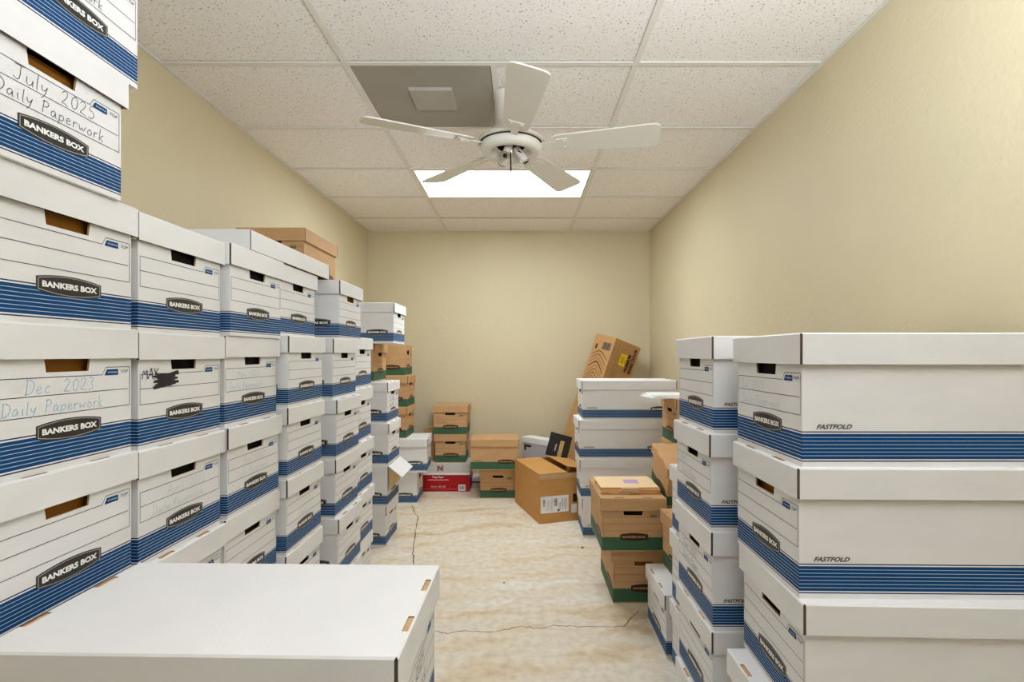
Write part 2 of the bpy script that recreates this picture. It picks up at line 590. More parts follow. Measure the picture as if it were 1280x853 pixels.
def lid_mesh(kind, W, L, front=True):
    """lid with folded end flanges; the dark card edge shows where end and side flanges meet"""
    key = ('lid', kind, W, L, front)
    if key in MESHES:
        return MESHES[key]
    card = WHITE if kind == 'white' else KRAFT
    mb = MB()
    x1 = W / 2
    c = 0.003
    zb = LT - LF
    t = 0.004
    xs = [-x1 + c, SLOT[0][0], SLOT[0][1], SLOT[1][0], SLOT[1][1], x1 - c]
    d = 0.013
    # top: middle panel and the two end strips broken by slots
    mb.face([(-x1 + c, d, LT), (x1 - c, d, LT), (x1 - c, L - d, LT), (-x1 + c, L - d, LT)], card)
    for ya, yb in ((c, d), (L - c, L - d)):
        for i in range(5):
            a, b = xs[i], xs[i + 1]
            if i in (1, 3):
                z = LT - 0.002
                p = [(a, ya, z), (b, ya, z), (b, yb, z), (a, yb, z)]
                mb.face(p if ya < yb else p[::-1], KEDGE)
                mb.face([(a, yb, LT), (b, yb, LT), (b, yb, z), (a, yb, z)], KIN)
                mb.face([(a, ya, LT), (a, yb, LT), (a, yb, z), (a, ya, z)], KIN)
                mb.face([(b, ya, LT), (b, yb, LT), (b, yb, z), (b, ya, z)], KIN)
                mb.face([(a, ya, LT - 0.0005), (b, ya, LT - 0.0005), (b, ya, z), (a, ya, z)], KIN)
            else:
                p = [(a, ya, LT), (b, ya, LT), (b, yb, LT), (a, yb, LT)]
                mb.face(p if ya < yb else p[::-1], card)
    # chamfer and flanges, ends
    for ya, yo, f in ((c, 0.0, True), (L - c, L, False)):
        if f and not front:
            continue
        for i in range(5):
            a, b = xs[i] - (c if i == 0 else 0), xs[i + 1] + (c if i == 4 else 0)
            if True:
                p = [(a, yo, LT - c), (b, yo, LT - c), (xs[i + 1], ya, LT), (xs[i], ya, LT)]
                mb.face(p if f else p[::-1], card)
                p = [(a, yo, zb), (b, yo, zb), (b, yo, LT - c), (a, yo, LT - c)]
                mb.face(p if f else p[::-1], card)
        yi = t if f else L - t
        p = [(-x1, yi, zb), (-x1, yi, LT - 0.002), (x1, yi, LT - 0.002), (x1, yi, zb)]
        mb.face(p, KIN)
        mb.face([(-x1, yo, zb), (x1, yo, zb), (x1, yi, zb), (-x1, yi, zb)], EDGE)
        for s in (-1, 1):
            mb.face([(s * x1, yo, zb), (s * x1, yi, zb), (s * x1, yi, LT - c), (s * x1, yo, LT - c)], EDGE)
    # chamfer and flanges, sides
    for s in (-1, 1):
        xo, xc, xi = s * x1, s * (x1 - c), s * (x1 - t)
        ga, gb = (t + 0.0015, L - t - 0.0015)
        mb.face([(xc, c, LT), (xc, L - c, LT), (xo, gb, LT - c), (xo, ga, LT - c)], card)
        mb.face([(xo, ga, LT - c), (xo, gb, LT - c), (xo, gb, zb), (xo, ga, zb)], card)
        mb.face([(xi, ga, LT - c), (xi, gb, LT - c), (xi, gb, zb), (xi, ga, zb)], KIN)
        mb.face([(xo, ga, zb), (xo, gb, zb), (xi, gb, zb), (xi, ga, zb)], KEDGE)
        for y in (ga, gb):
            mb.face([(xo, y, zb), (xi, y, zb), (xi, y, LT - c), (xo, y, LT - c)], EDGE)
    z = LT - 0.003
    mb.face([(-x1 + t, t, z), (x1 - t, t, z), (x1 - t, L - t, z), (-x1 + t, L - t, z)], KIN)
    MESHES[key] = mb.mesh('box_lid')
    return MESHES[key]


def plane_front(W, L):
    return lambda x, z, o=0.0006: (x, INSET - o, z)


def plane_back(W, L):
    return lambda x, z, o=0.0006: (-x, L - INSET + o, z)


def plane_right(W, L):      # +x side, read with the front of the box to the left
    return lambda s, z, o=0.0006: (W / 2 - INSET + o, INSET + s, z)


def plane_left(W, L):       # -x side, read with the front of the box to the right
    return lambda s, z, o=0.0006: (-W / 2 + INSET - o, L - INSET - s, z)


def barrel(w, hs, hm, n=10):
    up = []
    for i in range(n + 1):
        u = -1 + 2 * i / n
        up.append((u * w / 2, hs / 2 + (hm - hs) / 2 * (1 - u * u)))
    return [(x, -z) for x, z in up] + [(x, z) for x, z in reversed(up)]


def badge_mesh(kind, side, W, L):
    key = ('badge', kind, side, W, L)
    if key in MESHES:
        return MESHES[key]
    mb = MB()
    P0 = {'front': plane_front, 'back': plane_back, 'right': plane_right, 'left': plane_left}[side](W, L)
    cx = {'front': 0.005, 'back': 0.005, 'right': L - 2 * INSET - 0.10, 'left': L - 2 * INSET - 0.105}[side]
    cz = 0.0715
    dark, ring, let = (BADGE, SILVER, LETTER) if kind == 'white' else (BBROWN, BTAN, BTAN)
    def P(x, z, o=0.0):
        return P0(cx + x, cz + z, 0.0007 + o)
    out = barrel(0.137, 0.024, 0.0385)
    mb.face([P(x, z) for x, z in out], dark)
    # edge of the badge, a hair of thickness
    for (a, b), (c_, d_) in zip(out, out[1:] + out[:1]):
        mb.face([P(a, b), P(a, b, -0.0006), P(c_, d_, -0.0006), P(c_, d_)], dark)
    r0, r1 = barrel(0.1315, 0.0200, 0.0342), barrel(0.1290, 0.0180, 0.0322)
    n = len(r0)
    if kind == 'white':
        for i in range(n):
            j = (i + 1) % n
            mb.face([P(*r0[i], 0.0003), P(*r0[j], 0.0003), P(*r1[j], 0.0003), P(*r1[i], 0.0003)], ring)
    put_text(mb, text_geo('BANKERS BOX', 0.116, 0.0110, 0.045), lambda x, z: P(x, z, 0.0004), let)
    MESHES[key] = mb.mesh('logo_badge')
    return MESHES[key]


def label_mesh(kind, W, L, tag_on=True):
    """ruled writing area, tab and reading-up mark printed on the box front"""
    key = ('label', kind, W, L, tag_on)
    if key in MESHES:
        return MESHES[key]
    mb = MB()
    P0 = plane_front(W, L)
    def P(x, z, o=0.0):
        return P0(x, z, 0.0005 + o)
    xa, xb = -0.1475, 0.1475
    rule = RULE if kind == 'white' else BRULE
    w = 0.0013
    def hline(a, b, z):
        mb.face([P(a, z - w / 2), P(b, z - w / 2), P(b, z + w / 2), P(a, z + w / 2)], rule)
    def vline(x, za, zb_):
        mb.face([P(x - w / 2, za), P(x + w / 2, za), P(x + w / 2, zb_), P(x - w / 2, zb_)], rule)
    hline(xa, xb, 0.101); hline(xa, xb - 0.003, 0.136); hline(xa, 0.076, 0.168)
    hline(0.086, xb, 0.183)
    mb.face([P(0.076 - w / 2, 0.168 - w / 2), P(0.076 + w / 2, 0.168 - w / 2), P(0.086 + w / 2, 0.183 + w / 2), P(0.086 - w / 2, 0.183 + w / 2)], rule)
    vline(xa, 0.101, 0.168); vline(xb, 0.101, 0.183)
    tm = BLUE if kind == 'white' else GREEN
    mb.face([P(0.082, 0.1665), P(0.117, 0.1665), P(0.117, 0.1785), P(0.088, 0.1785)], tm)
    put_text(mb, text_geo('STOR/FILE', 0.024, 0.0034, 0.02), lambda x, z: P(x + 0.102, z + 0.1725, 0.0003), PALE if kind == 'white' else KRAFT)
    put_text(mb, text_geo('TOP', 0.020, 0.0062, 0.01, 0.2), lambda x, z: P(x + 0.133, z + 0.1735, 0.0003), rule)
    MESHES[key] = mb.mesh('label_panel')
    return MESHES[key]


def mark_mesh(kind, side, W, L):
    key = ('mark', kind, side, W, L)
    if key in MESHES:
        return MESHES[key]
    mb = MB()
    P0 = {'right': plane_right, 'left': plane_left}[side](W, L)
    put_text(mb, text_geo('FASTFOLD', 0.072, 0.0095, 0.04, 0.4), lambda x, z: P0(x + 0.064, z + 0.079, 0.0006), GREY if kind == 'white' else BRULE)
    MESHES[key] = mb.mesh('side_lettering')
    return MESHES[key]


def fill_mesh(m, W, L):
    key = ('fill', m.name, W, L)
    if key in MESHES:
        return MESHES[key]
    mb = MB()
    x1 = W / 2 - INSET - 0.012
    y0, y1 = INSET + 0.016, L - INSET - 0.012
    mb.box((-x1, y0, 0.006), (x1, y0 + 0.012, 0.206), m)
    n = 9
    for i in range(n):                    # the folder edges standing one behind the other
        a = y0 + 0.016 + (y1 - y0 - 0.02) * i / n
        mb.box((-x1, a, 0.006), (x1, a + 0.012, 0.204 - 0.004 * (i % 3)), m)
    MESHES[key] = mb.mesh('folders')
    return MESHES[key]


WS, LONG, SHORT = 0.324, 0.65, 0.42


def filing_box(loc, rz, label, group, kind='white', L=LONG, W=WS, h=0.263, lid=True, fill=DARKFILL, note=None, yaw=0.0, tilt=None, detail=True, lid_front=True):
    root = empty('filing_box', loc, rz + yaw)
    if tilt:
        root.rotation_euler = (R(tilt[0]), R(tilt[1]), R(rz + yaw))
    root.scale = (1, 1, h / 0.263)
    tag(root, label, 'box', group)
    bd = link('body', body_mesh(kind, W, L), root)
    if detail:
        link('logo_badge', badge_mesh(kind, 'front', W, L), bd)
        link('label_panel', label_mesh(kind, W, L), bd)
        link('logo_badge', badge_mesh(kind, 'left', W, L), bd)
        link('logo_badge', badge_mesh(kind, 'right', W, L), bd)
        link('side_lettering', mark_mesh(kind, 'right', W, L), bd)
        if fill:
            link('folders', fill_mesh(fill, W, L), bd)
    if note:
        mb = MB()
        note(mb)
        o = link('handwriting', mb.mesh('handwriting'), bd)
        o.location = (0, INSET, 0)
    if note is may_note:
        mb = MB()
        scribble_note(mb)
        o = link('scribble', mb.mesh('scribble'), bd)
        o.location = (0, INSET, 0)
        o['label'] = 'scribbled-out word in black marker'
    if lid:
        ld_ = link('lid', lid_mesh(kind, W, L, lid_front), root)
        ld_.rotation_euler = (0, 0, R(random.uniform(-0.1, 0.1)))
    return root


def writing(line1, line2, m, w=0.0014, h=0.023, x1=-0.09, x2=-0.125, seed=0, two_h=0.021):
    def f(mb):
        rnd = random.Random(seed + len(line1) * 7)
        if line1:
            x = x1
            for word in line1.split('|'):
                x = strokes(mb, word, x, 0.1395, h, w, m, rnd) + 0.022
        if line2:
            x = x2
            for word in line2.split('|'):
                x = strokes(mb, word, x, 0.1055, two_h, w, m, rnd) + 0.014
    return f


def may_note(mb):
    strokes(mb, 'MAY', -0.142, 0.158, 0.024, 0.0024, INK, random.Random(4), gap=0.1)


def scribble_note(mb):
    rnd = random.Random(4)
    pts = []
    for i in range(46):                       # the crossed-out word: one pen line run back and forth
        t = i / 45
        side = -1 if i % 2 else 1
        pts.append((-0.064 + side * rnd.uniform(0.018, 0.046), 0.138 + 0.032 * ((t * 4.3 + 0.2) % 1.0) + side * rnd.uniform(-.001, .006)))
    vs, fs = [], []
    for i in range(len(pts) - 1):
        (a, b), (c, d) = pts[i], pts[i + 1]
        ln = math.hypot(c - a, d - b)
        nx, nz = -(d - b) / ln * 0.0016, (c - a) / ln * 0.0016
        k = len(vs)
        yy = -0.0009 - 0.000006 * i
        vs += [(a + nx, yy, b + nz), (a - nx, yy, b - nz), (c - nx, yy, d - nz), (c + nx, yy, d + nz)]
        fs.append((k, k + 1, k + 2, k + 3))
    mb.add(vs, fs, MARK)


# ------------------------------------------------------------------ room shell
XL, XR, YB, YF = -1.50, 1.247, 5.01, -1.25


def slab(name, a, b, m):
    mb = MB()
    mb.box(a, b, m)
    return structure(link(name, mb.mesh(name)))


floor = slab('floor', (XL - .1, YF, -0.1), (XR + .1, YB + .1, 0), FLOOR)
slab('wall_left', (XL - .1, YF, 0), (XL, YB + .1, CEIL + .1), WALL)
slab('wall_right', (XR, YF, 0), (XR + .1, YB + .1, CEIL + .1), WALL)
slab('wall_back', (XL, YB, 0), (XR, YB + .1, CEIL + .1), WALL)
ceiling = slab('ceiling', (XL, YF, CEIL + 0.02), (XR, YB, CEIL + .1), GRID)

GX = [XL, -0.729, 0.473, XR]
GY = [YF] + [2.126 + 0.607 * k for k in range(-5, 5)] + [YB]
HB = 0.012
VENT_CELL, LIGHT_CELL = (1, 6), (1, 8)
tile_count = 0
for ix in range(3):
    for iy in range(len(GY) - 1):
        x0, x1, y0, y1 = GX[ix], GX[ix + 1], GY[iy], GY[iy + 1]
        if abs(y0 - 3.34) < 0.05 and ix == 1:
            continue                              # the lit troffer sits here
        if abs(y0 - 2.126) < 0.05 and ix == 1:
            x0 = -0.729 + 0.610                   # the grey vent takes the left half
        mb = MB()
        e = 0.009
        mb.box((x0 + e, y0 + e, 0.0), (x1 - e, y1 - e, 0.012), TILE)
        t = link('ceiling_tile', mb.mesh('ceiling_tile'), ceiling)
        t.location = (0, 0, CEIL + 0.006 + random.uniform(0, 0.002))
for x in GX[1:3]:
    mb = MB()
    mb.box((x - HB, YF, CEIL), (x + HB, YB, CEIL + 0.005), GRID)
    mb.box((x - 0.002, YF, CEIL + 0.005), (x + 0.002, YB, CEIL + 0.03), GRID)
    link('grid_bar', mb.mesh('grid_bar'), ceiling)
for y in GY[1:-1]:
    for i in range(3):
        mb = MB()
        a, b = GX[i] + (HB if i else 0.018), GX[i + 1] - (HB if i < 2 else 0.018)
        mb.box((a, y - HB, CEIL - 0.0004), (b, y + HB, CEIL + 0.0046), GRID)
        link('grid_bar', mb.mesh('grid_bar'), ceiling)
mb = MB()
mb.box((-0.729 + 0.600, 2.126 + HB, CEIL), (-0.729 + 0.622, 2.733 - HB, CEIL + 0.005), GRID)
link('grid_bar', mb.mesh('grid_bar'), ceiling)
for nm, a, b in (('trim_left', (XL, YF), (XL + 0.018, YB)), ('trim_right', (XR - 0.018, YF), (XR, YB)), ('trim_back', (XL + .018, YB - 0.018), (XR - .018, YB))):
    mb = MB()
    mb.box((a[0], a[1], CEIL - 0.001), (b[0], b[1], CEIL + 0.005), GRID)
    structure(link(nm, mb.mesh(nm)))


# floor cracks (narrow open joints in the slab) and specks
def crack(name, pts, w):
    mb = MB()
    rnd = random.Random(3)
    q = []
    for a, b in zip(pts, pts[1:]):
        for k in range(6):
            t = k / 6
            q.append((a[0] + (b[0] - a[0]) * t + rnd.uniform(-.006, .006), a[1] + (b[1] - a[1]) * t + rnd.uniform(-.006, .006)))
    q.append(pts[-1])
    vs, fs = [], []
    for i, p in enumerate(q):
        a, b = q[max(i - 1, 0)], q[min(i + 1, len(q) - 1)]
        d = math.hypot(b[0] - a[0], b[1] - a[1]) or 1
        ww = w * rnd.uniform(0.55, 1.25)
        vs += [(p[0] - (b[1] - a[1]) / d * ww, p[1] + (b[0] - a[0]) / d * ww, 0.0004), (p[0] + (b[1] - a[1]) / d * ww, p[1] - (b[0] - a[0]) / d * ww, 0.0004)]
    mb.add(vs, [(2 * i + 1, 2 * i + 3, 2 * i + 2, 2 * i) for i in range(len(q) - 1)], CRACK)
    return link(name, mb.mesh(name), floor)


def fl(px, py):           # a point of the floor seen in the photograph, in metres
    y = EYE * 643 / (py - 443)
    return ((px - 652) * y / 643, y)


crack('floor_crack', [fl(*p) for p in ((500, 792), (538, 789), (559, 792), (586, 789), (619, 791), (651, 783), (671, 786), (697, 782), (720, 784), (761, 784), (780, 783), (792, 770), (798, 764))], 0.0022)
crack('floor_crack', [fl(*p) for p in ((515, 632), (522, 648), (519, 664), (516, 690), (517, 705), (512, 730))], 0.0032)
for px, py, rr in ((728, 685, .011), (630, 729, .005)):
    mb = MB()
    x, y = fl(px, py)
    mb.lathe([(0.0001, 0.003), (rr * .7, 0.0028), (rr, 0.0002)], BLACKP, 10, (x, y, 0))
    tag(link('debris_speck', mb.mesh('debris_speck')), 'larger black speck of debris on the floor near the kraft boxes' if rr > .008 else 'tiny black speck of debris in the middle of the floor', 'debris')


# ------------------------------------------------------------------ ceiling fixtures
def troffer(y0, y1, label):
    t = empty('ceiling_light', (-0.128, (y0 + y1) / 2, CEIL))
    tag(t, label, 'light')
    x0, x1, w = -0.729 + 0.014, 0.473 - 0.014, 0.012
    ox, oy = t.location.x, t.location.y
    a, b, c_, d = x0 - ox, x1 - ox, y0 + 0.014 - oy, y1 - 0.014 - oy
    mb = MB()
    mb.box((a, c_, 0.0), (b, c_ + w, 0.016), GRID); mb.box((a, d - w, 0.0), (b, d, 0.016), GRID)
    mb.box((a, c_ + w, 0.0), (a + w, d - w, 0.016), GRID); mb.box((b - w, c_ + w, 0.0), (b, d - w, 0.016), GRID)
    link('frame', mb.mesh('frame'), t)
    mb = MB()
    mb.box((a + w, c_ + w, 0.006), (b - w, d - w, 0.010), LIGHT)
    link('diffuser', mb.mesh('diffuser'), t)


troffer(GY[8], GY[9], 'lit white rectangular fluorescent panel in the ceiling behind the fan')

v = empty('ceiling_vent', (-0.424, 2.43, CEIL))
tag(v, 'square dark grey ceiling vent panel with a raised centre, left of the fan', 'vent')
mb = MB()
mb.box((-0.292, -0.292, 0.002), (0.292, 0.292, 0.012), VENTG)
link('panel', mb.mesh('panel'), v)
mb = MB()
cx, cy = 0.01, -0.015
for (a, za), (b, zb_) in (((0.100, 0.002), (0.094, -0.010)),):
    o_ = [(-a, -a), (a, -a), (a, a), (-a, a)]; i_ = [(-b, -b), (b, -b), (b, b), (-b, b)]
    for k in range(4):
        l = (k + 1) % 4
        mb.face([(o_[k][0] + cx, o_[k][1] + cy, za), (o_[l][0] + cx, o_[l][1] + cy, za), (i_[l][0] + cx, i_[l][1] + cy, zb_), (i_[k][0] + cx, i_[k][1] + cy, zb_)], VENTD)
    mb.face([(x + cx, y + cy, zb_) for x, y in i_][::-1], VENTD)
link('deflector', mb.mesh('deflector'), v)

# fan
FX, FY, FZ = -0.05, 2.39, CEIL
fan = empty('ceiling_fan', (FX, FY, FZ))
tag(fan, 'white five blade ceiling fan with a bare lamp socket ring under it', 'fan')
mb = MB()
mb.lathe([(0.0, 0), (0.082, 0), (0.082, -0.012), (0.076, -0.03), (0.074, -0.125), (0.084, -0.155), (0.118, -0.185), (0.15, -0.207), (0.160, -0.225), (0.0, -0.225)], FANW, 48)
link('motor_housing', mb.mesh('motor_housing', True), fan)
mb = MB()
mb.lathe([(0.0, -0.225), (0.146, -0.225), (0.130, -0.236), (0.0, -0.236)], VENTW, 48)
link('vent_gap', mb.mesh('vent_gap', True), fan)
mb = MB()
ring = [(0.072, -0.196), (0.082, -0.192), (0.12, -0.188), (0.131, -0.194), (0.135, -0.206), (0.133, -0.222), (0.124, -0.232), (0.108, -0.235), (0.092, -0.231), (0.084, -0.222), (0.078, -0.205), (0.060, -0.2), (0.0, -0.2)]
mb.lathe(ring, FANW, 56)
kit = link('light_kit', mb.mesh('light_kit', True), fan)
kit.location = (0, 0, -0.036)
kit.scale = (1.07, 1.07, 1.0)
for k in range(3):                     # three bare lamp sockets
    a = R(250 + 120 * k)
    c_, s_ = math.cos(a), math.sin(a)
    mb = MB()
    base = Vector((0.022 * c_, 0.022 * s_, -0.203))
    end = Vector((0.064 * c_, 0.064 * s_, -0.262))
    mb.tube([base, end], 0.017, CLEARP, 14)
    d = (end - base).normalized()
    mb.tube([end, end + d * 0.006], 0.0195, CHROME, 14)
    mb.tube([end + d * 0.005, end + d * 0.009], 0.010, BLACKP, 10)
    link('lamp_socket', mb.mesh('lamp_socket', True), kit)
    mb = MB()
    mb.tube([(0.012 * c_, 0.012 * s_, -0.2), (0.03 * c_ + .02 * s_, 0.03 * s_ - .02 * c_, -0.226), (0.05 * c_ + .012 * s_, 0.05 * s_ - .012 * c_, -0.232)], 0.0028, BLACKP, 6)
    link('wire', mb.mesh('wire', True), kit)
mb = MB()
mb.lathe([(0.0, -0.2), (0.016, -0.2), (0.016, -0.232), (0.009, -0.243), (0.0, -0.244)], CHROME, 20)
link('centre_stem', mb.mesh('centre_stem', True), kit)
mb = MB()
mb.tube([(-0.022, -0.03, -0.222), (-0.010, -0.045, -0.226), (0.0, -0.05, -0.245), (0.001, -0.052, -0.335)], 0.0034, BLACKP, 8)
link('pull_chain', mb.mesh('pull_chain', True), kit)


def blade_geo():
    """flat paddle along +x, rounded tip and heel"""
    mb = MB()
    out = []
    n = 10
    r0, r1, w0, w1 = 0.186, 0.672, 0.056, 0.077
    top = []
    for i in range(n + 1):                                  # heel, rounded
        a = math.pi / 2 + math.pi * i / n
        top.append((r0 + 0.035 + 0.035 * math.cos(a), w0 * math.sin(a)))
    bot = []
    for i in range(n + 1):                                  # tip, squarer with rounded corners
        a = -math.pi / 2 + math.pi * i / n
        ca, sa = math.cos(a), math.sin(a)
        e = 0.42
        bot.append((r1 - 0.05 + 0.05 * abs(ca) ** e, w1 * math.copysign(abs(sa) ** e, sa)))
    out = top + bot
    t = 0.003
    mb.face([(x, y, t) for x, y in out], FANW)
    mb.face([(x, y, -t) for x, y in out][::-1], FANW)
    for (a, b), (c_, d) in zip(out, out[1:] + out[:1]):
        mb.face([(a, b, -t), (c_, d, -t), (c_, d, t), (a, b, t)], FANW)
    return mb.mesh('blade')


BLADE = blade_geo()
mbk = MB()
mbk.box((0.135, -0.016, -0.006), (0.225, 0.016, -0.0032), FANW)
mbk.box((0.215, -0.034, -0.0075), (0.265, 0.034, -0.0032), FANW)
for yy in (-0.022, 0.022):
    mbk.lathe([(0.0, -0.011), (0.006, -0.010), (0.007, -0.0075)], FANW, 10, (0.25, yy, 0))
IRON = mbk.mesh('blade_bracket')
for k in range(5):
    o = link('blade', BLADE, fan)
    o.location = (0, 0, -0.235)
    o.rotation_euler = (Matrix.Rotation(R(-11.4 + 72 * k), 4, 'Z') @ Matrix.Rotation(R(-13), 4, 'X')).to_euler()
    link('blade_bracket', IRON, o)

# ------------------------------------------------------------------ left wall: stacks of white boxes, labels to the aisle
GL = 'white striped filing boxes stacked along the left wall'
ORD = ['first', 'second', 'third', 'fourth', 'fifth', 'sixth', 'seventh', 'eighth']


def left(x, ynear, z, label, **k):
    yaw = k.get('yaw', 0)
    return filing_box((x, ynear + 0.162, z), 90, label, GL, **k)


# first stack, nearest the camera: two upper boxes, then rows down to the floor
T = [0.0, 0.261, 0.522, 0.783, 1.042, 1.303, 1.565]       # shelf heights of the stacked rows
left(-0.812, 0.784, 1.816, 'white striped box cut off at the top edge, highest of the nearest left stack',
     note=writing('', 'Daily|Paperwork', GINK, seed=2), fill=AMBER)
left(-0.812, 0.739, 1.565, 'white striped box marked July 2025 Daily Paperwork in black pen', note=writing('July|2025', 'Daily|Paperwork', GINK, 0.0013, seed=3, h=0.028, x1=-0.072, x2=-0.102, two_h=0.024), fill=AMBER, h=0.250)
lab1 = {5: 'white striped box in the nearest left stack, unmarked, amber folders filling its hand hole',
        4: 'white striped box marked Dec 2023 Daily Paperwork in pale blue pen',
        3: 'white striped box directly under the one marked Dec 2023, half dark hand hole',
        2: 'white striped box in the nearest left stack whose notched lid meets the big foreground lid',
        1: 'white striped box second from the floor in the nearest left stack, out of sight',
        0: 'white striped box on the floor under the nearest left stack, hidden by the foreground stack'}
for r_ in range(6):
    left(-0.83, 0.79, T[r_], lab1[r_], h=T[r_ + 1] - T[r_],
         note=writing('Dec|2023', 'Daily|Paperwork', CYAN, 0.0013, seed=5, h=0.026, x1=-0.085, x2=-0.125, two_h=0.023) if r_ == 4 else None,
         fill=AMBER if r_ in (5, 4, 3) else DARKFILL)
lab2 = {5: 'unmarked white striped box on top of the second left stack, next to the amber-filled one',
        4: 'white striped box with May inked beside a scribbled-out black word',
        3: 'white striped box marked April 2023 in faint blue, under the scribbled-out one',
        2: 'white striped box in the second left stack, only its notched lid showing',
        1: 'white striped box second from the floor in the second left stack, hidden from view',
        0: 'white striped box on the floor under the second left stack, hidden from view'}
for r_ in range(6):
    left(-0.83 + (0.004 if r_ == 2 else 0), 1.116, T[r_] - (0.004 if r_ else 0), lab2[r_], h=T[r_ + 1] - T[r_] - (0.004 if r_ == 0 else 0),
         note=may_note if r_ == 4 else writing('April|2023', 'Daily|Paperwork', FAINT, 0.0012, seed=8, x1=-0.06, x2=-0.11) if r_ == 3 else None)
lab3 = {5: 'white striped box under the near end of the loose white lid',
        4: 'white striped box marked May 2023 in pale blue, third left stack',
        3: 'white striped box marked Aug 2022 in faint green, third left stack',
        2: 'unmarked white striped box in the third left stack, lower edge behind the foreground lid',
        1: 'white striped box second from the floor in the third left stack, hidden from view',
        0: 'white striped box on the floor under the third left stack, hidden from view'}
for r_ in range(6):
    x = {5: -0.815, 4: -0.83, 3: -0.822, 2: -0.83}.get(r_, -0.83)
    left(x, 1.443, T[r_] + (0.004 if r_ == 2 else 0), lab3[r_], h=T[r_ + 1] - T[r_] - (0.004 if r_ == 2 else 0), yaw=0.3 if r_ == 5 else 0,
         note=writing('May|2023', 'Daily|Paperwork', CYAN if r_ == 4 else FAINT, 0.0012, seed=r_, x1=-0.09, x2=-0.13) if r_ == 4 else
         writing('Aug|2022', 'Daily|Paperwork', FAINT, 0.0012, seed=r_, x1=-0.07, x2=-0.11) if r_ == 3 else None)
lab4 = {5: 'white striped box under the far end of the loose white lid',
        4: 'white striped box second from the top of the fourth left stack, hand hole streaked inside',
        3: 'white striped box third from the top of the fourth left stack',
        2: 'white striped box with a small faint blue note, fourth left stack',
        1: 'white striped box fifth from the top of the fourth left stack, behind the foreground lid',
        0: 'white striped box on the floor under the fourth left stack, hidden from view'}
T4 = [0.0, 0.278, 0.552, 0.815, 1.065, 1.315, 1.570]
for r_ in range(6):
    x = {5: -0.838, 4: -0.80, 3: -0.803, 2: -0.806, 1: -0.81}.get(r_, -0.81)
    left(x, 1.79 if r_ == 5 else 1.772, T4[r_], lab4[r_], h=T4[r_ + 1] - T4[r_],
         note=writing('', 'June', CYAN, 0.0012, seed=3, x2=-0.05) if r_ == 2 else None)
lab5 = {5: 'white striped box on top of the fifth left stack, amber folder in its hand hole',
        4: 'white striped box second from the top of the fifth left stack',
        3: 'white striped box third from the top of the fifth left stack',
        2: 'white striped box fourth from the top of the fifth left stack',
        1: 'white striped box second from the floor in the fifth left stack',
        0: 'white striped box on the floor under the fifth left stack, hidden behind the foreground lid'}
T5 = [0.0, 0.278, 0.545, 0.80, 1.055, 1.318, 1.576]
for r_ in range(6):
    x = {5: -0.793, 4: -0.80, 3: -0.785, 2: -0.79, 1: -0.777}.get(r_, -0.78)
    left(x, 2.25 if r_ == 5 else 2.192, T5[r_], lab5[r_], h=T5[r_ + 1] - T5[r_], fill=AMBER if r_ == 5 else DARKFILL)
lab6 = {4: 'white striped box on top of the sixth left stack, just below the brown kraft boxes',
        3: 'white striped box with faint pink writing, second from the top of the sixth left stack',
        2: 'white striped box third from the top of the sixth left stack',
        1: 'white striped box fourth from the top of the sixth left stack',
        0: 'white striped box on the floor under the sixth left stack, partly behind the foreground lid'}
T6 = [0.0, 0.258, 0.522, 0.79, 1.072, 1.338]
for r_ in range(5):
    x = {4: -0.838, 3: -0.838, 2: -0.831, 1: -0.829, 0: -0.838}[r_]
    left(x, 2.575, T6[r_], lab6[r_], h=T6[r_ + 1] - T6[r_],
         note=writing('Mar', 'Payroll'.replace('y', 'y'), PINK, 0.0014, seed=9, x1=-0.07, x2=-0.1) if r_ == 3 else None)
# a short box out of sight at the wall carries the brown one on top
left(-0.99, 2.60, T6[5], 'short white striped box hidden behind the fifth left stack', h=0.236, L=SHORT)

# loose lid laid along the tops of stacks three and four
t = tag(link('loose_lid', lid_mesh('white', WS, LONG)), 'loose white box lid lying across the tops of the third and fourth left stacks', 'lid')
t.location = (-0.993, 1.575, T4[6] - LT + LF + 0.002)
# brown box on top of the wall of white ones
filing_box((-1.172, 2.40, 1.580), 0, 'brown kraft box on top of the left stacks against the yellow wall', 'brown kraft filing boxes with a green band', 'kraft', L=SHORT, h=0.262)

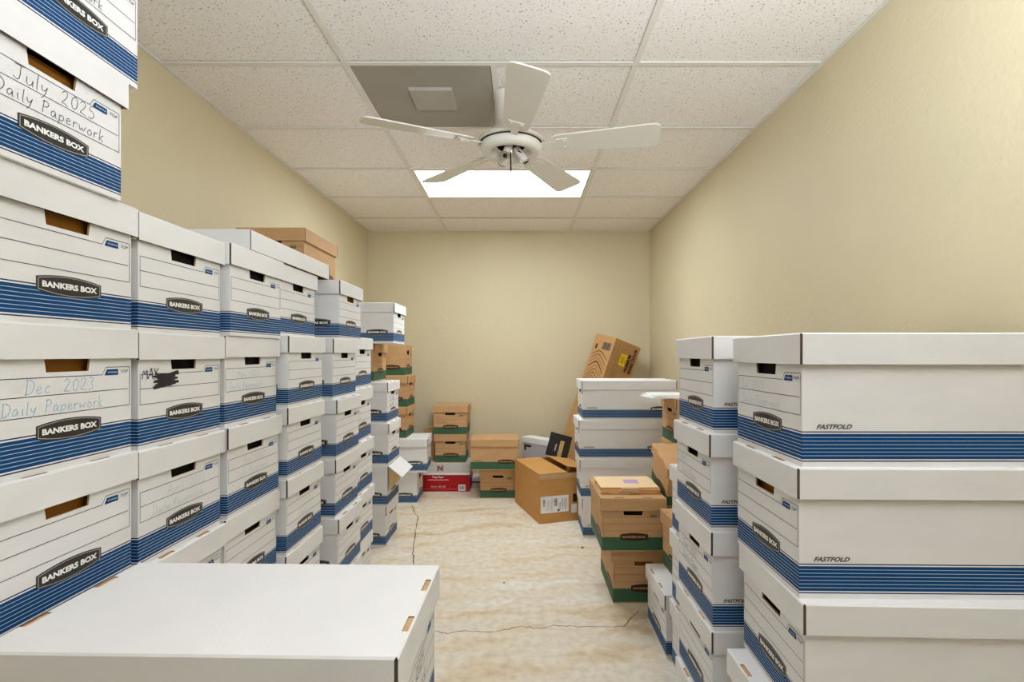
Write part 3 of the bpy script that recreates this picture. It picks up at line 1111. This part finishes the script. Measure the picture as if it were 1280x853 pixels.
# far left stack of four with an open flap, and the boxes on top
GF = 'white striped filing boxes at the far left corner'
GK = 'brown kraft filing boxes with a green band'
TT = [0.0, 0.262, 0.528, 0.80, 1.068]
labt = {3: 'white striped box with grey pen writing, second box above the torn-open flap',
        2: 'white striped box directly above the one with the torn-open flap',
        1: 'white striped box with its lid flap folded out over crumpled tan paper',
        0: 'white striped box on the floor under the one with the torn-open flap'}
for r_ in range(4):
    x = {3: -0.865, 2: -0.858, 1: -0.862, 0: -0.875}[r_]
    b = filing_box((x, 3.33 + 0.162, TT[r_]), 90, labt[r_], GF, h=TT[r_ + 1] - TT[r_], lid_front=(r_ != 1),
                   L=0.60, note=writing('Jul|2021', 'Aug|2021', GINK, 0.0022, seed=6, x1=-0.09, x2=-0.09) if r_ == 3 else None)
    if r_ == 1:
        mb = MB()
        z0 = LT - 0.004
        a = R(38)
        mb.box((-0.162, -0.115, -0.002), (0.162, 0.0, 0.002), WHITE, Matrix.Translation((0, 0.002, z0)) @ Matrix.Rotation(a, 4, 'X'))
        mb.face([tuple(Matrix.Translation((0, 0.002, z0)) @ Matrix.Rotation(a, 4, 'X') @ Vector(p)) for p in ((-0.162, -0.1152, -0.002), (0.162, -0.1152, -0.002), (0.162, -0.1152, 0.002), (-0.162, -0.1152, 0.002))], EDGE)
        o = link('open_flap', mb.mesh('open_flap'), b)
        o['label'] = 'white lid flap folded outward'
        mb = MB()
        rnd = random.Random(2)
        gx, gz = 7, 5
        P = [[(-0.15 + 0.30 * i / gx, 0.004 - rnd.uniform(0.0, 0.006), 0.10 + 0.155 * j / gz) for i in range(gx + 1)] for j in range(gz + 1)]
        for j in range(gz):
            for i in range(gx):
                mb.face([P[j][i], P[j][i + 1], P[j + 1][i + 1], P[j + 1][i]], TAN)
        o = link('crumpled_paper', mb.mesh('crumpled_paper'), b)
        o['label'] = 'crumpled tan printed paper'
filing_box((-0.97, 3.40 + 0.162, 1.069), 90, 'brown kraft box wedged between white boxes high in the far left corner', GK, 'kraft', L=SHORT, h=0.25)
filing_box((-0.815, 3.30 + 0.162, 1.321), 90, 'white striped box perched on brown boxes at the far end of the left wall', GF, L=0.60, h=0.261)

# far corner column: two white boxes, then brown ones
filing_box((-0.868, 4.28 + 0.162, 0.0), 90, 'lidless white striped box on the floor in the far left corner, beside the red carton', GF, L=0.58, h=0.276, lid=False, yaw=2)
filing_box((-0.785, 4.25 + 0.162, 0.272), 90, 'white striped box with blue band resting on the lidless one in the far left corner', GF, L=0.60, h=0.278, yaw=4)
filing_box((-0.952, 4.27 + 0.162, 0.551), 90, 'brown kraft box directly on the white box in the far left corner', GK, 'kraft', L=SHORT, h=0.255)
filing_box((-0.945, 4.27 + 0.162, 0.807), 90, 'brown kraft box second up of three in the far left corner', GK, 'kraft', L=SHORT, h=0.262)
filing_box((-0.968, 4.27 + 0.162, 1.070), 90, 'lidless brown kraft box topmost of three in the far left corner', GK, 'kraft', L=SHORT, h=0.263, lid=False)
mb = MB()
mb.box((-0.052, -0.06, 0), (0.052, 0.06, 0.30), KRAFT)
mb.box((-0.054, -0.062, 0.25), (0.054, 0.062, 0.305), KEDGE)
t = link('carton', mb.mesh('carton'))
t.location = (-0.865, 4.885, 0.2525)
tag(t, 'dark top of a small brown carton showing behind the far white box', 'box')

# ------------------------------------------------------------------ back wall group
cp = empty('copy_paper_carton', (-0.70, 4.68, 0))
tag(cp, 'red and white copy paper carton on the floor at the back wall', 'box')
mb = MB()
x0, x1, d = -0.225, 0.225, 0.285
def shell(mb, z0, z1, m, g=0.0):
    p = [(x0 - g, -g), (x1 + g, -g), (x1 + g, d + g), (x0 - g, d + g)]
    for i in range(4):
        j = (i + 1) % 4
        mb.face([(p[i][0], p[i][1], z0), (p[j][0], p[j][1], z0), (p[j][0], p[j][1], z1), (p[i][0], p[i][1], z1)], m)
    mb.face([(a, b, z0) for a, b in p][::-1], m)
    mb.face([(a, b, z1) for a, b in p], m)
shell(mb, 0.0, 0.155, RED)
link('body', mb.mesh('body'), cp)
mb = MB()
shell(mb, 0.152, 0.170, PAPER, 0.004)
shell(mb, 0.170, 0.252, mat('grey_white_card', (208, 202, 196), 0.6, 0.03, 8), 0.003)
lidc = link('lid', mb.mesh('lid'), cp)
mb = MB()
put_text(mb, text_geo('Copy Paper', 0.105, 0.022, 0.02), lambda x, z: (x - 0.06, -0.001, z + 0.130), LETTER)
put_text(mb, text_geo('8 1/2 x 11   20 lb   500', 0.130, 0.015, 0.015), lambda x, z: (x - 0.06, -0.001, z + 0.045), PALE)
mb.box((-0.155, -0.0012, 0.1035), (0.035, -0.0006, 0.1075), LETTER)
mb.box((-0.20, -0.0012, 0.022), (0.12, -0.0006, 0.0235), PINK)
link('printed_text', mb.mesh('printed_text'), cp)
mb = MB()
mb.box((0.125, -0.002, 0.008), (0.190, -0.0005, 0.063), LETTER)
for k in range(14):
    xx = 0.134 + k * 0.0034
    mb.box((xx, -0.0026, 0.018), (xx + (0.0016 if k % 3 else 0.0024), -0.0021, 0.052), GREY)
link('barcode_label', mb.mesh('barcode_label'), cp)
mb = MB()
put_text(mb, text_geo('N', 0.042, 0.048, 0.05), lambda x, z: (x - 0.04, -0.0045, z + 0.212), LOGOM)
mb.box((-0.069, -0.0048, 0.186), (-0.064, -0.0040, 0.238), LOGOM); mb.box((-0.016, -0.0048, 0.186), (-0.011, -0.0040, 0.238), LOGOM)
link('emblem', mb.mesh('emblem'), lidc)

filing_box((-0.655, 4.715, 0.2525), 0, 'brown kraft box sitting on the red copy paper carton', GK, 'kraft', L=0.28, W=0.295, h=0.258)
filing_box((-0.655, 4.705, 0.511), 0, 'brown kraft box with grey pencil notes, above the copy paper carton', GK, 'kraft', L=0.29, h=0.268,
           note=writing('Dec', 'Payables', GREY, 0.0016, seed=7, x1=-0.12, x2=-0.12))
filing_box((-0.205, 4.45, 0.0), 0, 'brown kraft box on the floor at the back wall, under another brown one', GK, 'kraft', L=SHORT, h=0.262)
filing_box((-0.442, 4.37 + 0.162, 0.263), -90, 'brown kraft box turned sideways, upper of the pair at the back wall', GK, 'kraft', L=SHORT, h=0.262)
mb = MB()
mb.box((-0.04, -0.08, 0), (0.04, 0.08, 0.045), GRAYC)
mb.box((-0.038, -0.078, 0.045), (0.038, 0.078, 0.062), KIN)
mb.box((-0.04, -0.08, 0.062), (0.04, 0.08, 0.095), PAPER)
t = link('paper_ream', mb.mesh('paper_ream'))
t.location = (-0.425, 4.89, 0)
tag(t, 'small white paper bundle on the floor between the red carton and the brown boxes', 'paper')

# white storage box turned cornerwise behind the open carton
sb = empty('storage_box', (0.005, 4.80, 0), -45.5)
tag(sb, 'white lidded box with a black corner mark, at the back behind the open carton', 'box')
mb = MB()
mb.box((0, 0.004, 0), (0.36, 0.116, 0.43), GRAYC)
body_ = link('body', mb.mesh('body'), sb)
mb = MB()
mb.box((-0.004, 0, 0.432), (0.364, 0.12, 0.482), PAPER)
link('lid', mb.mesh('lid'), sb)
mb = MB()
mb.box((0.025, 0.002, 0.395), (0.115, 0.0035, 0.415), BADGE)
mb.box((0.025, 0.002, 0.360), (0.048, 0.0035, 0.396), BADGE)
link('corner_mark', mb.mesh('corner_mark'), body_)

# open brown carton in front of the back wall
CAW, CAL, CAH = 0.45, 0.60, 0.36
oc = empty('open_carton', (0.13, 3.78, 0), 18.0)
tag(oc, 'large open brown cardboard carton with a white shipping label, on the floor', 'box')
mb = MB()
t_ = 0.005
mb.box((0, 0, 0), (CAW, t_, CAH), CARTON); mb.box((0, CAL - t_, 0), (CAW, CAL, CAH), CARTON)
mb.box((0, t_, 0), (t_, CAL - t_, CAH), CARTON); mb.box((CAW - t_, t_, 0), (CAW, CAL - t_, CAH), CARTON)
mb.box((t_, t_, 0), (CAW - t_, CAL - t_, 0.006), CARTON)
ocb = link('body', mb.mesh('body'), oc)
def flap(name, M, a, b):
    mb = MB()
    mb.box((a[0], a[1], 0), (b[0], b[1], 0.005), CARTON, M)
    return link(name, mb.mesh(name), oc)
flap('flap', Matrix.Translation((0.0, 0, CAH)) @ Matrix.Rotation(R(-1), 4, 'Y'), (0.0, 0.0), (0.222, CAL))
flap('flap', Matrix.Translation((CAW, 0, CAH)) @ Matrix.Rotation(R(11), 4, 'Y'), (-0.222, 0.03), (0.0, CAL - 0.14))
flap('flap', Matrix.Translation((0, 0.002, CAH - 0.008)) @ Matrix.Rotation(R(-10), 4, 'X'), (0.226, 0.0), (CAW - 0.012, 0.2))
mb = MB()
mb.box((0.0, -0.0012, CAH - 0.035), (0.30, 0.0, CAH + 0.001), TAPE)
mb.box((0.0, 0.0, CAH + 0.0052), (0.21, 0.035, CAH + 0.0062), TAPE)
link('packing_tape', mb.mesh('packing_tape'), oc)
mb = MB()
lx0, lx1, lz0, lz1 = 0.010, 0.232, 0.075, 0.198
mb.box((lx0, -0.0018, lz0), (lx1, -0.0004, lz1), PAPER)
rnd = random.Random(8)
for k in range(12):
    zz = lz0 + 0.050 + 0.0045 * k
    mb.box((lx0 + 0.018, -0.0024, zz), (lx0 + 0.034, -0.0019, zz + rnd.choice((.0015, .0028))), GREY)
    mb.box((lx0 + 0.105, -0.0024, zz), (lx0 + 0.130, -0.0019, zz + rnd.choice((.0015, .0030))), GREY)
for k in range(9):
    xx = lx0 + 0.045 + 0.006 * k
    mb.box((xx, -0.0024, lz0 + 0.02), (xx + 0.0018, -0.0019, lz0 + rnd.uniform(0.07, 0.108)), GRAYC)
for k in range(7):
    xx = lx0 + 0.145 + 0.010 * k
    mb.box((xx, -0.0024, lz0 + rnd.uniform(0.015, 0.05)), (xx + 0.0026, -0.0019, lz0 + rnd.uniform(0.07, 0.112)), GINK)
mb.box((lx0 + 0.134, -0.0026, lz0 + 0.008), (lx0 + 0.149, -0.0019, lz0 + 0.022), INK)
mb.box((lx0 + 0.088, -0.0024, lz0 + 0.006), (lx0 + 0.0895, -0.0019, lz1 - 0.006), GREY)
lb = link('shipping_label', mb.mesh('shipping_label'), oc)
lb['label'] = 'white shipping label with grey bars'
mb = MB()
mb.box((0.255, -0.0016, 0.06), (0.30, -0.0004, 0.125), PAPER); mb.box((0.268, -0.0016, 0.14), (0.30, -0.0004, 0.20), INK)
link('torn_sticker', mb.mesh('torn_sticker'), oc)

# black book standing in the carton, tipped to the right
bk = empty('black_book', (0.205, 4.40, 0.392))
bk.rotation_euler = (R(-8), R(15), R(-4))
tag(bk, 'black book with a tan strip on its cover, standing in the open carton', 'book')
mb = MB()
mb.box((0, 0.0, 0), (0.185, 0.006, 0.200), BLACKB); mb.box((0, 0.026, 0), (0.185, 0.032, 0.200), BLACKB); mb.box((-0.003, 0, 0), (0.003, 0.032, 0.200), BLACKB)
cov = link('cover', mb.mesh('cover'), bk)
mb = MB()
mb.box((0.004, 0.007, 0.004), (0.180, 0.025, 0.196), PAPER)
link('pages', mb.mesh('pages'), bk)
mb = MB()
mb.box((0.095, -0.002, -0.0), (0.130, 0.0, 0.148), WOODY)
link('tan_strip', mb.mesh('tan_strip'), cov)
mb = MB()
mb.box((0.062, -0.0015, 0.05), (0.071, 0.0, 0.110), GRAYC)
link('title_print', mb.mesh('title_print'), cov)

# tall carton leaning in the corner
TH = R(18.5)
LC, WC, NC = 1.372, 0.34, 0.26
lc = empty('leaning_carton', (0.405, 4.575, 0.090))
lc.rotation_euler = (Matrix.Rotation(TH, 4, 'Y') @ Matrix.Rotation(R(35), 4, 'Z')).to_euler()
tag(lc, 'tall brown carton with a yellow sticker leaning in the back right corner', 'box')
mb = MB()
PCARD = mat('printed_carton', (190, 146, 96), 0.7, 0.07, 6)
mb.box((0, 0, 0), (WC, NC, LC), PCARD)
link('body', mb.mesh('body'), lc)
mb = MB()
for zz in (LC - 0.001,):
    mb.box((0, 0, LC), (WC, NC * 0.49, LC + 0.004), PCARD); mb.box((0, NC * 0.51, LC), (WC, NC, LC + 0.004), PCARD)
link('end_flap', mb.mesh('end_flap'), lc)
mb = MB()                                    # printed wood grain: arched lines along the narrow side
for k in range(14):
    for s in range(1):
        top = LC - 0.142 - 0.034 * k
        pts = []
        for i in range(9):
            u = i / 8
            pts.append((0.03 + (NC - 0.06) * u, top - (0.10 + 0.012 * k) * abs(u - 0.42 + 0.03 * math.sin(k)) ** 1.4 * 1.5 - 0.0))
        vs = []
        for p in pts:
            w_ = 0.0062 if k % 2 else 0.0040
            vs += [(-0.0012, NC - p[0], p[1] + w_), (-0.0012, NC - p[0], p[1] - w_)]
        if s == 0:
            mb.add(vs, [(2 * i, 2 * i + 1, 2 * i + 3, 2 * i + 2) for i in range(8)], (BROWNINK, MIDBROWN, MIDBROWN)[k % 3])
for k, xx in enumerate((0.07, 0.105, 0.14)):
    pts = [(xx + 0.018 * math.sin(i * 0.9 + k), LC - 0.02 - 0.11 * i) for i in range(12)]
    vs = []
    for p in pts:
        vs += [(p[0] - 0.0018, -0.0012, p[1]), (p[0] + 0.0018, -0.0012, p[1])]
    mb.add(vs, [(2 * i, 2 * i + 1, 2 * i + 3, 2 * i + 2) for i in range(11)], MIDBROWN)
link('wood_grain_print', mb.mesh('wood_grain_print'), lc)
mb = MB()
mb.box((-0.0015, 0.03, LC - 0.125), (-0.0004, 0.135, LC - 0.055), mat('faded_print', (122, 104, 82), 0.7))
for k in range(5):
    mb.box((-0.0022, 0.038 + 0.02 * k, LC - 0.118), (-0.0016, 0.046 + 0.02 * k, LC - 0.062), BROWNINK if k % 2 else GREY)
mb.box((-0.0015, 0.20, LC - 0.13), (-0.0004, 0.222, LC - 0.085), BROWNINK)
link('printed_patch', mb.mesh('printed_patch'), lc)
mb = MB()
mb.box((0.125, -0.0022, LC - 0.215), (0.205, -0.0006, LC - 0.105), YELLOW)
for k in range(4):
    mb.box((0.140 + 0.011 * k, -0.0028, LC - 0.195 + 0.004 * (k % 2)), (0.144 + 0.011 * k, -0.0023, LC - 0.128), MIDBROWN)
mb.box((0.190, -0.0028, LC - 0.19), (0.196, -0.0023, LC - 0.15), REDINK)
o = link('sticker', mb.mesh('sticker'), lc)
o['label'] = 'yellow sticker'
mb = MB()
put_text(mb, text_geo('PREMIUM', 0.165, 0.042, 0.055), lambda x, z: (0.236 - z, -0.0012, LC - 0.175 + x), BROWNINK)
put_text(mb, text_geo('SERIES DOOR', 0.245, 0.042, 0.055), lambda x, z: (0.290 - z, -0.0012, LC - 0.145 + x), BROWNINK)
link('printed_text', mb.mesh('printed_text'), lc)

# ------------------------------------------------------------------ right side, back to front
GR = 'white striped filing boxes on the right side'
TR = [0.0, 0.268, 0.535, 0.802, 1.072]
labr = {3: 'long white box, top of the stack of four standing crosswise before the right back corner',
        2: 'long white box second from the top of the crosswise stack of four',
        1: 'long white box third from the top of the crosswise stack, behind the manila folders',
        0: 'long white box on the floor under the crosswise stack of four'}
for r_ in range(4):
    filing_box(({3: 0.408, 2: 0.386, 1: 0.397, 0: 0.41}[r_], 3.5 + 0.162, TR[r_]), -90, labr[r_], GR, h=TR[r_ + 1] - TR[r_] - 0.001, yaw={2: 0.6, 1: -0.5}.get(r_, 0))

# brown boxes at the right wall, the topmost with papers on it
for r_ in range(2):
    filing_box((0.872, 2.89 + 0.162, 0.366 * r_), -90, 'hidden brown kraft box under the one with papers, %s' % ('on the floor' if r_ == 0 else 'second up'), GK, 'kraft', L=0.35, h=0.366, detail=False)
filing_box((0.868, 2.89 + 0.162, 0.733), -90, 'brown kraft box with loose papers on its lid, by the right wall', GK, 'kraft', L=0.36, h=0.264)
for k in range(4):
    mb = MB()
    mb.box((-0.14, -0.108, 0), (0.14, 0.108, 0.0042), PAPER)
    t = link('paper_sheaf', mb.mesh('paper_sheaf'))
    t.location = (0.885 + 0.012 * k - 0.02, 3.03 + 0.01 * k, 0.998 + 0.0045 * k)
    t.rotation_euler = (0, 0, R((4, -6, 9, -2)[k]))
    tag(t, 'thin sheaf of white paper %s the pile by the right wall' % ('lowest in', 'second from the bottom of', 'second from the top of', 'uppermost on')[k], 'paper', 'white papers on the brown box')
for r_ in range(2):
    filing_box((0.952, 2.585, 0.236 * r_), 0, 'hidden brown kraft box under the tilted one, %s' % ('on the floor' if r_ == 0 else 'second up'), GK, 'kraft', L=0.28, W=0.32, h=0.234, detail=False)
tb = filing_box((0.876, 2.56, 0.487), 0, 'tilted brown kraft box behind the right hand white stacks', GK, 'kraft', L=0.325, h=0.205, tilt=(13.5, 0), fill=None)
for k in range(2):
    mb = MB()
    y = 0.10 + 0.12 * k
    mb.box((-0.160, y - 0.022, LT), (-0.150, y + 0.022, LT + 0.0008), KEDGE)
    mb.box((-0.1605, y - 0.022, LT + 0.0008), (-0.1575, y + 0.022, LT + 0.0012), EDGE)
    link('lid_slot', mb.mesh('lid_slot'), tb)

filing_box((0.612, 2.57, 0.0), 0, 'brown kraft box on the floor under the one holding manila folders', GK, 'kraft', L=SHORT, h=0.280, fill=AMBER)
filing_box((0.547, 2.515, 0.281), 0, 'brown kraft box with a pile of manila folders on its lid', GK, 'kraft', L=SHORT, h=0.264)
ztop = 0.546
lab_f = ('lowest manila folder of the pile on the brown box', 'second manila folder from the bottom of the pile', 'third manila folder from the bottom of the pile',
         'fourth manila folder from the bottom of the pile', 'second manila folder from the top of the pile', 'topmost manila folder of the pile, under the purple note')
for k in range(6):
    f = empty('manila_folder', (0.548 + random.uniform(-.004, .004), 2.592 + random.uniform(-.003, .004), ztop + 0.0054 * k), random.uniform(-1.2, 1.2))
    tag(f, lab_f[k], 'folder', 'manila folders piled on a brown box')
    mb = MB()
    mb.box((-0.147, 0, 0.0), (0.147, 0.235, 0.0012), MEDGE)
    mb.box((-0.147, 0, 0.0038), (0.147, 0.235, 0.0052), MANILA)
    mb.box((-0.147, 0.0, 0.0012), (0.147, 0.003, 0.0038), MEDGE)
    link('cover', mb.mesh('cover'), f)
    mb = MB()
    c_ = (-0.05, 0.0, 0.0, -0.01, 0.0, 0.0)[k]
    mb.box((c_ - 0.045, -0.010, 0.0014), (c_ + 0.045, 0.0, 0.0034), MANILA)
    link('tab', mb.mesh('tab'), f)
    mb = MB()
    mb.box((-0.140, 0.005, 0.0013), (0.140, 0.230, 0.0037), MEDGE)
    link('papers', mb.mesh('papers'), f)
mb = MB()
mb.box((-0.038, -0.038, 0), (0.038, 0.038, 0.0006), PURPLE)
t = link('sticky_note', mb.mesh('sticky_note'))
t.location = (0.575, 2.715, ztop + 0.0054 * 5 + 0.0056)
t.rotation_euler = (0, 0, R(-3))
tag(t, 'small purple sticky note on the top manila folder', 'note')

# low white box with brown on it, then the third right-hand stack
filing_box((0.585, 2.105 + 0.162, 0.0), -90, 'white striped box on the floor by the brown folders stack, notched lid in view', GR, h=0.262, L=0.62)
filing_box((0.662, 2.11 + 0.162, 0.263), -90, 'brown kraft box standing on a low white box between the right stacks', GK, 'kraft', L=SHORT, h=0.258, yaw=2)
TC = [0.0, 0.262, 0.545, 0.806]
labc = {2: 'white striped box, top of the third stack on the right, mostly hidden', 1: 'white striped box second up in the third stack on the right', 0: 'white striped box on the floor in the third stack on the right'}
for r_ in range(3):
    filing_box((0.60, 1.765 + 0.162, TC[r_]), -90, labc[r_], GR, h=TC[r_ + 1] - TC[r_], L=0.60)

# second stack on the right
T2 = [0.0, 0.240, 0.492, 0.765, 1.032, 1.300]
lab2r = {4: 'white striped box on top of the second stack on the right', 3: 'white striped box with faint pink notes in the second stack on the right',
         2: 'white striped box with grey pen notes in the second stack on the right', 1: 'white striped box fourth from the top of the second stack on the right',
         0: 'white striped box on the floor under the second stack on the right, out of frame'}
for r_ in range(5):
    x = {4: 0.517, 3: 0.510, 2: 0.515, 1: 0.517}.get(r_, 0.515)
    filing_box((x, 1.40 + 0.162, T2[r_]), -90, lab2r[r_], GR, h=T2[r_ + 1] - T2[r_],
               note=writing('Oct'.replace('c', 'c'), 'Daily|Paper', PINK, 0.0014, seed=4, x1=-0.11, x2=-0.1) if r_ == 3 else
               writing('Jan|2021'.replace('J', 'J'), 'Daily|Paper', GINK, 0.0012, seed=5, x1=-0.1, x2=-0.1) if r_ == 2 else None)
# nearest stack on the right
T1 = [0.0, 0.240, 0.502, 0.761, 1.024, 1.293]
lab1r = {4: 'big white box nearest on the right, top of its stack, faint blue note', 3: 'big white box with an amber folder in its hand hole, nearest right stack',
         2: 'big white box third from the top of the nearest right stack, lid turned outward', 1: 'white box at the bottom edge under the nearest right stack, only its notched lid showing',
         0: 'white box on the floor under the nearest right stack, out of frame'}
for r_ in range(5):
    x, y = {4: (0.552, 1.020), 3: (0.549, 1.020), 2: (0.556, 1.005), 1: (0.522, 0.985)}.get(r_, (0.545, 1.0))
    filing_box((x, y + 0.162, T1[r_]), -90, lab1r[r_], GR, h=T1[r_ + 1] - T1[r_], yaw={3: -1.0, 2: -2.0}.get(r_, 0),
               note=writing('Jul|2024', 'Daily|Paperwork', FAINT, 0.0013, seed=5, x1=-0.13, x2=-0.12) if r_ == 4 else None,
               fill=AMBER if r_ == 3 else DARKFILL)

# ------------------------------------------------------------------ foreground stack, lid top towards the camera
GFG = 'white filing boxes stacked in the left foreground'
ZT = [0.0, 0.272, 0.545, 0.818]
labfg = {2: 'big white box in the foreground seen from above, top of its stack', 1: 'white box under the big foreground box, out of frame', 0: 'white box on the floor under the foreground stack, out of frame'}
for r_ in range(3):
    filing_box((-0.172, 0.731 + 0.162, ZT[r_]), 90, labfg[r_], GFG, h=ZT[r_ + 1] - ZT[r_], L=0.625, yaw=-1.2,
               note=writing('Sept|2024', 'Daily|Paperwork', GREY, 0.0016, seed=1) if r_ == 2 else None)
